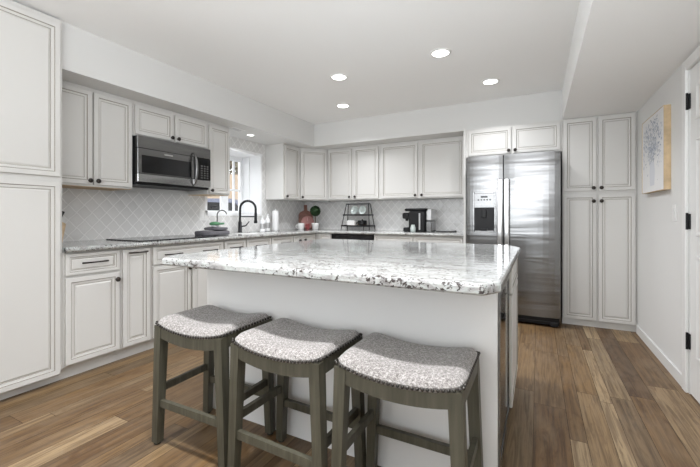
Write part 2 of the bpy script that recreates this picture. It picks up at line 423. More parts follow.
# kitchen window, a boxed-out bay
GX = -.38
mb = MB()
mb.box(GX, 0, WY1, WY1+.03, WZ0-.03, WZ1+.03); mb.box(GX, 0, WY0-.03, WY0, WZ0-.03, WZ1+.03)
mb.box(GX, 0, WY0, WY1, WZ1, WZ1+.03); mb.box(GX, .012, WY0, WY1, WZ0-.03, WZ0)
mb.box(0, .014, WY1, WY1+.035, WZ0-.03, WZ1+.035, 0, .003); mb.box(0, .014, WY0-.035, WY0, WZ0-.03, WZ1+.035, 0, .003); mb.box(0, .014, WY0, WY1, WZ1, WZ1+.035, 0, .003)
win = struct(mb.build('window_1', 'vinyl'))
mb = MB(); g0, g1 = GX, GX+.05
mb.box(g0, g1, WY1-.03, WY1, WZ0, WZ1); mb.box(g0, g1, WY0, WY0+.05, WZ0, WZ1); mb.box(g0, g1, WY0+.05, WY1-.03, WZ1-.06, WZ1); mb.box(g0, g1, WY0+.05, WY1-.03, WZ0, WZ0+.04)
mb.box(g0+.01, g1-.01, -1.485, -1.365, WZ0+.04, WZ1-.06)
mb.build('window_frame', 'vinyl', win)
mb = MB(); mb.box(g0+.012, g1-.012, -1.262, -1.240, WZ0+.04, WZ1-.06); mb.box(g0+.014, g1-.014, WY0+.05, WY1-.03, 1.47, 1.50)
mb.build('muntin', 'vinyl', win)
MB().box(g0+.022, g0+.027, WY0+.05, WY1-.03, WZ0+.04, WZ1-.06).build('pane', 'glass', win)
# corner post seam on the bright side reveal
MB().box(GX+.17, GX+.19, WY1-.012, WY1, WZ0, WZ1).build('window_stop', 'vinyl', win)
# door on the right
mb = MB(); mb.box(W-.018, W, -1.98, -1.915, 0, DZ+.07, 0, .004); mb.box(W-.018, W, DY0-.07, DY0, 0, DZ+.07, 0, .004); mb.box(W-.018, W, DY0, -1.98, DZ, DZ+.07, 0, .004)
mb.box(W, W+.1, DY1-.002, DY1, 0, DZ); 
struct(mb.build('trim_1', 'trim'))
door = struct(MB().box(W+.004, W+.038, DY0+.004, DY1-.006, .008, DZ-.004).build('door_1', 'trim'))
def door_panel(y0, y1, z0, z1):
    mb = MB(); vs = []; pr = [(0, .0), (.004, .006), (.016, .006), (.026, .001), (.05, .005)]
    for i, d in pr: vs += [(W+.004-d, y0+i, z0+i), (W+.004-d, y1-i, z0+i), (W+.004-d, y1-i, z1-i), (W+.004-d, y0+i, z1-i)]
    fs = [(r*4+q, r*4+4+q, r*4+4+(q+1) % 4, r*4+(q+1) % 4) for r in range(len(pr)-1) for q in range(4)]+[(19, 18, 17, 16)]
    mb.add(vs, fs); mb.build('door_panel', 'trim', door)
for y0, y1 in ((-2.335, -2.085), (-2.69, -2.44)):
    door_panel(y0, y1, .25, .88); door_panel(y0, y1, 1.0, 1.60); door_panel(y0, y1, 1.71, 1.93)
for z in (.333, 1.09, 1.848):
    mb = MB(); mb.box(W-.006, W+.004, -2.002, -1.966, z-.05, z+.047, 0, .002); mb.tube([(W-.010, -1.983, z-.053), (W-.010, -1.983, z+.053)], .007, 8)
    mb.build('hinge', 'blackmetal', door, 'black hinge')

# ================================================================== CABINETS
def cabinet(name, label, bx, group=None, cat='cabinet', under=None):
    """bx: list of boxes of the carcass"""
    b = bx[0]; r = thing(name, label, cat, ((b[0]+b[1])/2, (b[2]+b[3])/2, b[4]), group)
    mb = MB()
    for q in bx: mb.box(*q)
    mb.build('body', 'cab', r)
    if under: MB().box(*under).build('bottom_panel', 'rawwood', r, 'unpainted pale wood underside')
    return r
G_U, G_B = 'glazed cream wall cabinets', 'glazed cream base cabinets'
UZ0, UZ1 = 1.356, 2.112
XU = .325; f = LX(XU)
# tall pantry at the near left
tall = cabinet('pantry_cabinet', 'tall cream pantry cabinet nearest the camera along the left wall', [(.01, .60, -4.63, -3.728, .09, 2.44), (.01, .545, -4.63, -3.728, 0, .09)])
ft = LX(.60)
for y0, y1, hs in ((-4.185+.005, -3.744, 1), (-4.61, -4.19, -1)):
    d = panel(ft, y0, y1, 1.385, 2.405, 'door', tall); d = panel(ft, y0, y1, .068, 1.350, 'door', tall)
# left wall uppers
c = cabinet('wall_cabinet', 'cream double-door wall cabinet on the left wall, left of the microwave', [(.009, XU, -3.726, -3.088, UZ0, UZ1), (.009, XU+.004, -3.726, -3.088, UZ1, ZS-.001)], G_U, under=(.012, XU-.012, -3.722, -3.093, UZ0-.004, UZ0))
d = panel(f, -3.712, -3.412, 1.370, 2.100, 'door', c, PROF_UP); knob(f, -3.435, 1.400, d)
d = panel(f, -3.400, -3.100, 1.370, 2.100, 'door', c, PROF_UP); knob(f, -3.378, 1.400, d)
c = cabinet('wall_cabinet', 'short cream double-door cabinet directly above the microwave', [(.009, XU, -3.086, -2.292, 1.826, UZ1), (.009, XU+.004, -3.086, -2.292, UZ1, ZS-.001)], G_U)
d = panel(f, -3.072, -2.706, 1.840, 2.098, 'door', c, PROF_UP); knob(f, -2.728, 1.868, d)
d = panel(f, -2.682, -2.312, 1.840, 2.098, 'door', c, PROF_UP); knob(f, -2.660, 1.868, d)
c = cabinet('wall_cabinet', 'narrow single-door cream wall cabinet between microwave and window', [(.009, XU, -2.290, -1.985, UZ0, UZ1), (.009, XU+.004, -2.290, -1.985, UZ1, ZS-.001)], G_U, under=(.012, XU-.012, -2.285, -1.990, UZ0-.004, UZ0))
d = panel(f, -2.278, -1.995, 1.370, 2.100, 'door', c, PROF_UP); knob(f, -2.256, 1.398, d)
c = cabinet('wall_cabinet', 'single-door cream wall cabinet right of the window with plain white side', [(.009, XU, -1.005, -.632, UZ0, UZ1), (.009, XU+.004, -1.005, -.632, UZ1, ZS-.001)], G_U)
d = panel(f, -.985, -.656, 1.370, 2.100, 'door', c, PROF_UP); knob(f, -.960, 1.400, d)
# diagonal corner unit
c = thing('wall_cabinet', 'cream corner wall cabinet with one slanted door where the walls meet', 'cabinet', (.3, -.3, UZ0), G_U)
mb = MB(); mb.prism([(.009, -.009, UZ0), (.009, -.630, UZ0), (.325, -.630, UZ0), (.630, -.325, UZ0), (.630, -.009, UZ0)], (0, 0, ZS-UZ0-.001)); mb.build('body', 'cab', c)
fd = Fr((.325, -.630, 0), (.7071, .7071, 0), (.7071, -.7071, 0))
d = panel(fd, .018, .413, 1.370, 2.100, 'door', c, PROF_UP); knob(fd, .045, 1.400, d)
f = BY(-.325)
c = cabinet('wall_cabinet', 'cream double-door wall cabinet on the back wall above the black shelf stand', [(.632, 1.484, -.325, -.009, UZ0, UZ1), (.632, 1.484, -.329, -.009, UZ1, ZS-.001)], G_U)
d = panel(f, .652, 1.040, 1.370, 2.100, 'door', c, PROF_UP); knob(f, 1.016, 1.400, d)
d = panel(f, 1.082, 1.466, 1.370, 2.100, 'door', c, PROF_UP); knob(f, 1.106, 1.400, d)
c = cabinet('wall_cabinet', 'cream double-door wall cabinet above the coffee maker, beside the refrigerator', [(1.486, 2.676, -.325, -.009, UZ0, UZ1), (1.486, 2.676, -.329, -.009, UZ1, ZS-.001)], G_U)
d = panel(f, 1.508, 2.028, 1.370, 2.100, 'door', c, PROF_UP); knob(f, 2.004, 1.400, d)
d = panel(f, 2.068, 2.634, 1.370, 2.100, 'door', c, PROF_UP); knob(f, 2.092, 1.400, d)
tag(MB().box(.30, .62, -.30, -.22, UZ0-.022, UZ0-.006).build('under_cabinet_light', 'silver'), 'slim light bar under the corner wall cabinet', 'light')
# fridge surround
FY = -.64
c = cabinet('fridge_cabinet', 'wide low cream double-door cabinet over the refrigerator with tall side panel', [(2.708, 3.676, FY, -.009, 1.80, ZS-.001), (2.680, 2.706, FY-.02, -.009, 0, ZS-.001)])
f = BY(FY)
d = panel(f, 2.736, 3.190, 1.814, 2.104, 'door', c, PROF_UP); knob(f, 3.166, 1.846, d)
d = panel(f, 3.208, 3.658, 1.814, 2.104, 'door', c, PROF_UP); knob(f, 3.231, 1.846, d)
c = cabinet('pantry_cabinet', 'tall cream four-door pantry cabinet between refrigerator and right wall', [(3.678, W-.001, FY, -.009, .06, ZS-.001), (3.678, W-.001, FY+.015, -.009, 0, .06)])
for a0, a1, ka in ((3.686, 3.972, 3.947), (3.989, 4.284, 4.012)):
    d = panel(f, a0, a1, 1.376, 2.112, 'door', c, PROF_UP); knob(f, ka, 1.404, d)
    d = panel(f, a0, a1, .070, 1.340, 'door', c); knob(f, ka, 1.272, d)
# left base run
XBF = .60; f = LX(XBF); BT = .875
def base(name, label, y0, y1): return cabinet(name, label, [(.009, XBF, y0, y1, .095, BT), (.009, .545, y0, y1, 0, .095)], G_B)
c = base('base_cabinet', 'cream base cabinet with drawer over single door, beside the tall left pantry', -3.726, -3.347)
d = panel(f, -3.714, -3.362, .715, .862, 'drawer', c, PROF_S); pull(f, -3.540, .795, d)
d = panel(f, -3.714, -3.362, .108, .698, 'door', c); knob(f, -3.386, .646, d)
c = base('base_cabinet', 'narrow cream pull-out base cabinet left of the cooktop base', -3.345, -3.108)
d = panel(f, -3.335, -3.118, .108, .862, 'door', c); pull(f, -3.228, .836, d, .15)
c = base('base_cabinet', 'cream base cabinet under the cooktop with wide two-handle drawer', -3.106, -2.334)
d = panel(f, -3.090, -2.350, .715, .862, 'drawer', c, PROF_S); pull(f, -2.915, .792, d); pull(f, -2.522, .792, d)
d = panel(f, -3.090, -2.732, .108, .698, 'door', c); knob(f, -2.752, .652, d)
d = panel(f, -2.708, -2.350, .108, .698, 'door', c); knob(f, -2.688, .652, d)
c = base('base_cabinet', 'narrow cream base cabinet below the folded grey towel', -2.332, -2.022)
d = panel(f, -2.320, -2.034, .715, .862, 'drawer', c, PROF_S); pull(f, -2.182, .793, d)
d = panel(f, -2.320, -2.034, .108, .698, 'door', c); knob(f, -2.056, .652, d)
c = cabinet('base_cabinet', 'cream sink base cabinet below the black spring faucet', [(.009, XBF, -2.020, -1.172, .095, .855), (.545, XBF, -2.020, -1.172, .855, BT), (.009, .545, -2.020, -1.172, 0, .095)], G_B)
for a0, a1, h, k in ((-2.008, -1.606, -1.797, -1.63), (-1.590, -1.184, -1.345, -1.566)):
    d = panel(f, a0, a1, .715, .862, 'drawer', c, PROF_S); pull(f, h, .787, d)
    d = panel(f, a0, a1, .108, .698, 'door', c); knob(f, k, .652, d)
c = base('base_cabinet', 'cream corner base cabinet with two small drawer knobs', -1.170, -.632)
d = panel(f, -1.155, -.985, .715, .862, 'drawer', c, PROF_S); knob(f, -1.040, .795, d)
d = panel(f, -.970, -.660, .715, .862, 'drawer', c, PROF_S); knob(f, -.919, .798, d)
d = panel(f, -1.155, -.660, .108, .698, 'door', c); knob(f, -.69, .652, d)
# back base run
f = BY(-.60)
def baseb(label, x0, x1): return cabinet('base_cabinet', label, [(x0, x1, -.60, -.009, .095, BT), (x0, x1, -.545, -.009, 0, .095)], G_B)
c = baseb('plain cream corner filler base cabinet left of the dishwasher', .009, .868)
panel(f, .66, .856, .108, .862, 'door', c, PROF_S)
c = baseb('cream base cabinet between dishwasher and refrigerator panel, under the coffee maker', 1.516, 2.676)
for a0, a1, h in ((1.530, 2.050, 1.79), (2.072, 2.662, 2.36)):
    d = panel(f, a0, a1, .715, .862, 'drawer', c, PROF_S); pull(f, h, .79, d)
    d = panel(f, a0, a1, .108, .698, 'door', c); knob(f, a1-.03 if a0 < 2 else a0+.03, .65, d)
dw = thing('dishwasher', 'built-in dishwasher with black control strip in the back base run', 'dishwasher', (1.19, -.3, 0))
MB().box(.872, 1.512, -.58, -.02, 0.0, .872).build('tub', 'black', dw)
MB().box(.876, 1.508, -.622, -.58, .11, .795, 0, .004).build('door', 'steel', dw)
MB().box(.876, 1.508, -.632, -.58, .800, .872, 0, .004).build('control_panel', 'glossblack', dw, 'black control strip')
mb = MB(); mb.tube([(.93, -.66, .76), (1.455, -.66, .76)], .010, 10); mb.tube([(.95, -.66, .76), (.95, -.62, .76)], .007); mb.tube([(1.435, -.66, .76), (1.435, -.62, .76)], .007)
mb.build('handle', 'chrome', dw)
# countertops: the L along the walls with the sink opening
CT0, CT1 = .876, .914
mb = MB()
SX0, SX1, SY0, SY1 = .14, .54, -1.93, -1.20
def slab(mb, pts, z0, z1, r=.010):
    """granite slab with eased edges from a convex outline"""
    n = len(pts)
    def inset(d):
        out = []
        for i in range(n):
            p0, p1, p2 = Vector(pts[i-1]), Vector(pts[i]), Vector(pts[(i+1) % n])
            e1 = (p1-p0).normalized(); e2 = (p2-p1).normalized(); n1 = Vector((-e1.y, e1.x)); n2 = Vector((-e2.y, e2.x))
            m = (n1+n2); m = m/ max(.2, m.dot(n1)); out.append(p1+m*d)
        return out
    L = [(r*.6, z0), (0, z0+r*.6), (0, z1-r), (r*.3, z1-r*.3), (r, z1)]
    vs = []
    for d, z in L: vs += [(p.x, p.y, z) for p in inset(d)]
    fs = [tuple(range(n-1, -1, -1)), tuple(range((len(L)-1)*n, len(L)*n))]
    for k in range(len(L)-1): fs += [(k*n+i, k*n+(i+1) % n, k*n+n+(i+1) % n, k*n+n+i) for i in range(n)]
    mb.add(vs, fs)
mb.box(.009, .640, -3.726, SY0, CT0, CT1); mb.box(.009, SX0, SY0, SY1, CT0, CT1); mb.box(SX1, .640, SY0, SY1, CT0, CT1); mb.box(.009, .640, SY1, -.009, CT0, CT1)
mb.box(.640, 2.678, -.640, -.009, CT0, CT1)
mb.tube([(.640, -3.726, CT1-.019), (.640, -.66, CT1-.019)], .0188, 12); mb.tube([(.66, -.640, CT1-.019), (2.678, -.640, CT1-.019)], .0188, 12)
tag(mb.build('countertop', 'granite'), 'speckled white granite worktop along the left and back walls', 'countertop')
sk = MB(); sk.box(SX0+.004, SX1-.004, SY0+.004, SY1-.004, .862, .866); sk.box(SX0+.001, SX0+.006, SY0+.001, SY1-.001, .862, .905); sk.box(SX1-.006, SX1-.001, SY0+.001, SY1-.001, .862, .905); sk.box(SX0+.006, SX1-.006, SY0+.001, SY0+.006, .862, .905); sk.box(SX0+.006, SX1-.006, SY1-.006, SY1-.001, .862, .905)
tag(sk.build('sink', 'ceramic'), 'white undermount sink set into the worktop below the window', 'sink')

# ================================================================== ISLAND
IX0, IX1, IY0, IY1 = 1.715, 3.312, -3.49, -2.32
isl = thing('kitchen_island', 'large white kitchen island body under a granite top, stools in front', 'island', ((IX0+IX1)/2, (IY0+IY1)/2, 0))
mb = MB(); CY1 = -2.925
mb.box(IX0, IX1-.03, IY0, IY0+.03, 0, CT0-.001); mb.box(IX1-.03, IX1, IY0, IY0+.028, 0, CT0-.001)
mb.box(IX0, IX0+.03, IY0+.03, IY1, 0, CT0-.001); mb.box(IX0+.03, 2.66, IY0+.03, IY1, .09, CT0-.001); mb.box(2.66, IX1, CY1, IY1, .10, CT0-.001); mb.box(2.66, IX1-.07, CY1, IY1+.0, 0, .10)
mb.build('body', 'white', isl)
fi = LX(IX1)
d = panel(fi, CY1+.012, IY1-.012, .112, .70, 'door', isl, PROF_S)
d = panel(fi, CY1+.012, IY1-.012, .715, .862, 'drawer', isl, PROF_S)
bc = thing('beverage_cooler', 'dark glass-door beverage cooler built into the right end of the island', 'cooler', (3.0, -3.19, 0))
MB().box(2.70, IX1-.012, IY0+.034, CY1-.004, .012, CT0-.012).build('body', 'black', bc)
mb = MB(); y0, y1, z0, z1 = IY0+.034, CY1-.006, .10, .845
x0, x1 = IX1-.012, IX1+.008
mb.box(x0, x1, y0, y0+.035, z0, z1); mb.box(x0, x1, y1-.04, y1, z0, z1); mb.box(x0, x1, y0+.035, y1-.04, z1-.04, z1); mb.box(x0, x1, y0+.035, y1-.04, z0, z0+.04)
dr = mb.build('door', 'steel', bc); MB().box(x0+.002, x1-.004, y0+.035, y1-.04, z0+.04, z1-.04).build('glass_panel', 'glossblack', dr, 'dark glass')
MB().box(x0, x1-.01, y0, y1, .014, .095).build('vent_grille', 'black', bc)
# island top
mb = MB()
TX0, TX1, TY0, TY1 = 1.690, 3.347, -3.815, -2.145
slab(mb, [(TX0+.08, TY0), (TX1-.045, TY0), (TX1, TY0+.075), (TX1, TY1-.17), (TX1-.09, TY1), (TX0+.04, TY1), (TX0, TY1-.04), (TX0, TY0+.12)], CT0, CT1, .012)
tag(mb.build('island_top', 'granite'), 'polished grey-veined white granite slab on top of the island', 'countertop')

# ================================================================== APPLIANCES
# microwave
MX, my0, my1, mz0, mz1 = .385, -3.080, -2.300, 1.398, 1.822
mw = thing('microwave', 'stainless over-the-range microwave mounted on the left wall', 'microwave', (.2, (my0+my1)/2, mz0))
MB().box(.01, MX-.03, my0, my1, mz0, mz1, 0, .003).build('body', 'black', mw)
cp = -2.512
MB().box(MX-.03, MX, my0, my1, mz1-.105, mz1, 0, .003).build('top_band', 'steel_dark', mw)
MB().box(MX-.03, MX+.006, my0, cp, mz0+.022, mz0+.095, 0, .003).build('bottom_band', 'steel_mid', mw)
d = MB().box(MX-.03, MX+.004, my0, cp, mz0+.096, mz1-.106, 0, .003).build('door', 'steel_dark', mw)
MB().box(MX+.004, MX+.0055, my0+.035, cp-.03, mz0+.105, mz1-.165).build('window', 'glossblack', d, 'black glass window')
MB().box(MX+.0042, MX+.0055, -2.83, -2.745, mz1-.140, mz1-.127).build('badge', 'silver', d)
pa = MB().box(MX-.03, MX+.003, cp+.002, my1, mz0+.096, mz1-.106, 0, .003).build('control_panel', 'glossblack', mw)
mb = MB()
for r in range(6):
    for q in range(3): mb.box(MX+.003, MX+.0042, cp+.085+q*.036, cp+.108+q*.036, mz0+.11+r*.024, mz0+.124+r*.024)
mb.build('keypad', 'steel_dark', pa)
MB().box(MX+.003, MX+.0042, cp+.08, my1-.03, mz1-.155, mz1-.13).build('display', 'glossblack', pa)
MB().box(MX-.03, MX+.002, cp+.002, my1, mz0+.022, mz0+.095, 0, .003).build('bottom_band', 'steel_mid', mw)
mb = MB(); pts = []
for i in range(13):
    t = -1+i/6; pts.append((MX+.008+.045*(1-t*t)**.5, cp-.005, (mz0+mz1)/2-.02+t*.165))
mb.tube(pts, [.006+.010*(1-(abs(-1+i/6))**2) for i in range(13)], 10); mb.build('handle', 'steel_dark', d)
# refrigerator
FX0, FX1, FF = 2.748, 3.652, -.865
fr = thing('refrigerator', 'stainless side-by-side refrigerator with ice dispenser on the back wall', 'refrigerator', (3.2, -.45, 0))
MB().box(FX0+.004, FX1-.004, -.80, -.04, .03, 1.755, 0, .004).build('body', 'steel_dark', fr)
SP = 3.126
def fdoor(x0, x1):
    mb = MB(); n = 10; pr = []
    z0, z1 = .098, 1.772
    for i in range(n+1):
        t = -1+2*i/n; xx = x0+(x1-x0)*i/n; pr.append((xx, FF+.012*abs(t)**3))
    vs = [(x, y, z) for z in (z0, z1) for (x, y) in pr]+[(x0, -.805, z0), (x1, -.805, z0), (x0, -.805, z1), (x1, -.805, z1)]
    k = n+1; fs = [(i, i+1, k+i+1, k+i) for i in range(n)]
    b0, b1, b2, b3 = 2*k, 2*k+1, 2*k+2, 2*k+3
    fs += [(0, k, b2, b0), (n, b1, b3, k+n), (b0, b2, b3, b1), tuple([b0, b1]+list(range(n, -1, -1))), tuple([b3, b2]+list(range(k, k+n+1)))]
    mb.add(vs, fs); return mb.build('door', 'steel', fr)
dl = fdoor(FX0, SP-.006); dr2 = fdoor(SP+.006, FX1)
MB().box(SP-.0055, SP+.0055, -.85, -.806, .098, 1.772).build('door_gap', 'black', fr)
def fhandle(x, par):
    mb = MB(); mb.box(x-.021, x+.021, FF-.052, FF-.030, .42, 1.515, 0, .008); mb.box(x-.013, x+.013, FF-.031, FF+.004, 1.44, 1.49, 0, .004); mb.box(x-.013, x+.013, FF-.031, FF+.004, .45, .50, 0, .004)
    mb.build('handle', 'chrome', par)
fhandle(3.093, dl); fhandle(3.162, dr2)
# dispenser
DX0, DX1, DZ0, DZ1 = 2.835, 3.035, .965, 1.365
mb = MB(); mb.box(DX0-.02, DX0, FF-.010, FF+.004, DZ0-.02, DZ1+.02, 0, .004); mb.box(DX1, DX1+.02, FF-.010, FF+.004, DZ0-.02, DZ1+.02, 0, .004); mb.box(DX0, DX1, FF-.010, FF+.004, DZ1, DZ1+.02, 0, .004); mb.box(DX0, DX1, FF-.014, FF+.004, DZ0-.02, DZ0, 0, .004)
dp = mb.build('dispenser', 'steel', dl)
MB().box(DX0, DX1, FF-.006, FF+.003, DZ1-.15, DZ1).build('dispenser_panel', 'steel_dark', dp)
mb = MB(); mb.box(DX0, DX1, FF-.004, FF+.002, DZ0, DZ1-.15); mb.box(2.91, 2.96, FF-.02, FF-.004, 1.10, DZ1-.16, 0, .006); mb.box(2.90, 2.97, FF-.03, FF-.004, DZ0, DZ0+.02)
mb.build('dispenser_well', 'black', dp, 'black dispenser recess')
mb = MB()
for k in range(5): mb.box(2.868+k*.03, 2.884+k*.03, FF-.0075, FF-.006, DZ1-.075, DZ1-.060)
mb.box(2.90, 2.97, FF-.0075, FF-.006, DZ1-.045, DZ1-.025); mb.build('dispenser_button', 'glossblack', dp)
# base grille and rollers below the doors
gr = MB().box(FX0+.01, FX1-.01, -.845, -.80, .022, .092, 0, .005); gr.box(FX0+.02, FX1-.02, -.852, -.845, .04, .055); gr.box(3.56, 3.63, -.862, -.80, .012, .05, 0, .006)
gr.build('base_grille', 'black', fr, 'black base grille')
for x in (FX0+.07, FX1-.07):
    for y in (-.82, -.12): MB().tube([(x-.015, y, .022), (x+.015, y, .022)], .0215, 12).build('roller', 'black', fr)
# cooktop
ck = thing('cooktop', 'flat black glass cooktop set on the worktop below the microwave', 'cooktop', (.36, -2.79, CT1))
MB().box(.075, .585, -3.17, -2.40, CT1+.0005, CT1+.008, 0, .003).build('glass_surface', 'glossblack', ck)
mb = MB()
for (x, y, r) in ((.21, -2.98, .10), (.45, -2.98, .075), (.21, -2.60, .075), (.45, -2.60, .10)):
    MB().lathe([(r, CT1+.0082), (r+.004, CT1+.0085), (r+.006, CT1+.0082)], (x, y, 0), n=32).build('burner_ring', 'steel_dark', ck)

# ================================================================== CEILING LIGHTS
def can(x, y, z, r, label, power, group, name='ceiling_light'):
    t = thing(name, label, 'ceiling light', (x, y, z), group)
    mb = MB(); mb.lathe([(r*.78, -.002), (r*.80, -.007), (r, -.004), (r*1.02, 0)], (x, y, z), n=32); mb.build('trim_ring', 'trim', t)
    mb = MB(); mb.lathe([(0, -.003), (r*.80, -.003), (r*.80, -.0005), (0, -.0005)], (x, y, z), n=32); mb.build('diffuser', 'emit', t)
    area('can_light_glow', (x, y, z-.012), (0, 0, 0), r*1.6, r*1.6, power, (0.96, 0.972, 1.0), 'DISK', 130)
CP = 11.5
GL = 'recessed ceiling lights over the kitchen'
can(1.763, -1.987, ZC, .085, 'round recessed ceiling light over the left half of the island', CP, GL)
can(1.366, -1.185, ZC, .085, 'smallest looking round recessed ceiling light, closest to the inside corner of the soffits', CP, GL)
can(2.747, -2.048, ZC, .085, 'largest looking round recessed ceiling light, over the right half of the island', CP, GL)
can(3.036, -1.198, ZC, .085, 'round recessed ceiling light in front of the refrigerator', CP*.6, GL)
can(.285, -1.60, ZS, .05, 'small recessed light in the soffit above the sink', 2.5, GL)
# dining end, behind the camera's view of the ceiling
for x in (1.75, 2.5, 3.2):
    l = area('dining_can_light', (x, -4.12, ZC-.012), (0, 0, 0), .11, .11, 7.5, (0.96, 0.972, 1.0), 'DISK', 95)
mb = MB(); vz = ZS
mb.box(.29, .40, -2.0, -1.80, vz-.006, vz, 0, .002)
v = mb.build('ceiling_vent', 'trim'); tag(v, 'small white air vent in the soffit above the sink', 'vent')
mb = MB()
for k in range(5): mb.box(.305+k*.018, .313+k*.018, -1.985, -1.815, vz-.0075, vz-.006)
mb.build('slot', 'silver', v)

# ================================================================== BAR STOOLS
def make_stool():
    t = thing('bar_stool', '', 'stool', (0, 0, 0), 'saddle bar stools at the island')
    Wd, Dp = .447, .345; base = lambda s: .562+.032*(2*s)**2     # s in -.5..5
    mb = MB(); nx, ny = 26, 18; vs = []; fs = []
    for j in range(ny+1):
        for i in range(nx+1):
            a = -1+2*i/nx; b_ = -1+2*j/ny
            # cluster samples toward the edge, round the corners
            a = math.copysign(abs(a)**.7, a); b_ = math.copysign(abs(b_)**.7, b_)
            m = max(abs(a), abs(b_)); k = (abs(a)**10+abs(b_)**10)**(1/10) or 1
            x, y = a*m/k if k else 0, b_*m/k if k else 0
            h = .014+.030*(max(0, 1-m**7))**.5
            vs.append((x*Wd/2, y*Dp/2, base(x/2)+h))
    for j in range(ny):
        for i in range(nx): q = j*(nx+1)+i; fs.append((q, q+1, q+nx+2, q+nx+1))
    mb.add(vs, fs, 0, True)
    # underside
    rim = [i for i in range(nx+1)]+[(j+1)*(nx+1)-1 for j in range(1, ny+1)]+[ny*(nx+1)+i for i in range(nx-1, -1, -1)]+[j*(nx+1) for j in range(ny-1, 0, -1)]
    rv = [vs[i] for i in rim]; n = len(rv)
    mb.add(rv+[(x, y, z-.0145) for x, y, z in rv], [(i, n+i, n+(i+1) % n, (i+1) % n) for i in range(n)]+[tuple(range(2*n-1, n-1, -1))], 0, True)
    mb.build('seat_cushion', 'fabric', t)
    # nailheads
    mb = MB()
    for i in range(27):
        s = -.48+.96*i/26
        for y in (-Dp/2-.0005, Dp/2+.0005): mb.ball((s*Wd, y*(1 if abs(s) < .45 else .97), base(s)+.006), .0062, 8)
    for j in range(17):
        y = (-.46+.92*j/16)*Dp
        for sx in (-1, 1): mb.ball((sx*(Wd/2+.0005), y, base(.5)+.006), .0062, 8)
    mb.build('nailhead_trim', 'nail', t, 'dark nailhead trim')
    # aprons
    mb = MB(); n = 16
    for y in (-Dp/2+.012, Dp/2-.012):
        vs = []
        for i in range(n+1):
            s = -.46+.92*i/n
            for yy in (y-.011, y+.011):
                vs.append((s*Wd, yy, base(s))); vs.append((s*Wd, yy, base(s)-.052))
        fs = []
        for i in range(n):
            a = i*4; b_ = a+4; fs += [(a, a+1, b_+1, b_), (a+2, b_+2, b_+3, a+3), (a, b_, b_+2, a+2), (a+1, a+3, b_+3, b_+1)]
        fs += [(0, 2, 3, 1), (n*4, n*4+1, n*4+3, n*4+2)]
        mb.add(vs, fs)
    for x in (-Wd/2+.012, Wd/2-.012): mb.box(x-.011, x+.011, -Dp/2+.03, Dp/2-.03, base(.5)-.056, base(.5))
    mb.build('apron', 'stool', t)
    top, foot = {}, {}
    for sx in (-1, 1):
        for sy in (-1, 1):
            p = Vector((sx*(Wd/2-.024), sy*(Dp/2-.022), base(.46)-.002)); q = Vector((sx*(Wd/2+.001), sy*(Dp/2-.018), .010))
            top[sx, sy], foot[sx, sy] = p, q
            lg = MB().bar(q, p, .037, .037, 0, .046, .046, up=(0, 1, 0)).build('leg', 'stool', t)
            MB().lathe([(0, 0), (.016, 0), (.017, .010), (0, .0105)], (q.x, q.y, 0), n=12).build('foot_pad', 'rubber', lg)
    def at_z(k, z): p, q = top[k], foot[k]; return q+(p-q)*((z-q.z)/(p.z-q.z))
    for sy, z in ((-1, .205), (1, .200)): MB().bar(at_z((-1, sy), z), at_z((1, sy), z), .020, .034).build('stretcher', 'stool', t)
    for sx in (-1, 1): MB().bar(at_z((sx, -1), .272), at_z((sx, 1), .272), .020, .034).build('stretcher', 'stool', t)
    return t
s1 = make_stool()
for (x, y, r, lab), o in zip(((2.002, -3.686, 1, 'grey saddle bar stool at the left end of the island row'), (2.532, -3.708, -1.5, 'grey saddle bar stool in the middle of the island row'), (3.028, -3.698, 0, 'grey saddle bar stool nearest the beverage cooler end of the island')), (s1, copy_tree(s1), copy_tree(s1))):
    o.location = (x, y, 0); o.rotation_euler.z = math.radians(r); o['label'] = lab

# ================================================================== COUNTER THINGS
# spring faucet
fa = thing('faucet', 'tall black spring pull-down faucet at the sink', 'faucet', (.10, -1.545, CT1))
fx, fy = .10, -1.590
mb = MB(); mb.lathe([(0, 0), (.030, 0), (.030, .006), (.024, .012), (.022, .13), (.018, .135), (.012, .15)], (fx, fy, CT1), n=20); mb.build('base', 'blackmetal', fa)
pts = [(fx, fy, CT1+.14), (fx, fy, CT1+.30)]
for i in range(13):
    t = math.pi*(1-i/12); pts.append((fx+.075+.075*math.cos(t), fy+.06*(1+math.cos(t)), CT1+.30+.10*math.sin(t)))
ex, ey = fx+.15, fy+.12
pts.append((ex, ey, CT1+.25))
mb = MB(); mb.tube(pts, .012, 10)
hx = []                                           # spring coil wound round the hose
P_ = [Vector(p) for p in pts]; segs = [(P_[i+1]-P_[i]).length for i in range(len(P_)-1)]; tot = sum(segs)
mb.build('neck', 'blackmetal', fa)
mb = MB(); sp = []
NT = 44
for i in range(NT*8+1):
    s = i/(NT*8)*tot; k = 0
    while k < len(segs)-1 and s > segs[k]: s -= segs[k]; k += 1
    p = P_[k].lerp(P_[k+1], s/segs[k]); dd = (P_[k+1]-P_[k]).normalized(); a = dd.cross(Vector((.5, -.86, 0))).normalized(); b_ = dd.cross(a)
    an = 2*math.pi*i/8; sp.append(p+(a*math.cos(an)+b_*math.sin(an))*.0145)
mb.tube(sp, .0032, 5); mb.build('spring', 'blackmetal', fa)
mb = MB(); mb.lathe([(.013, .0), (.018, -.02), (.018, -.10), (.022, -.12), (.022, -.14), (0, -.14)], (ex, ey, CT1+.255), n=16); mb.build('spray_head', 'black', fa)
mb = MB(); mb.bar((fx, fy, CT1+.20), (ex, ey, CT1+.20), .010, .014); mb.build('holder_arm', 'blackmetal', fa)
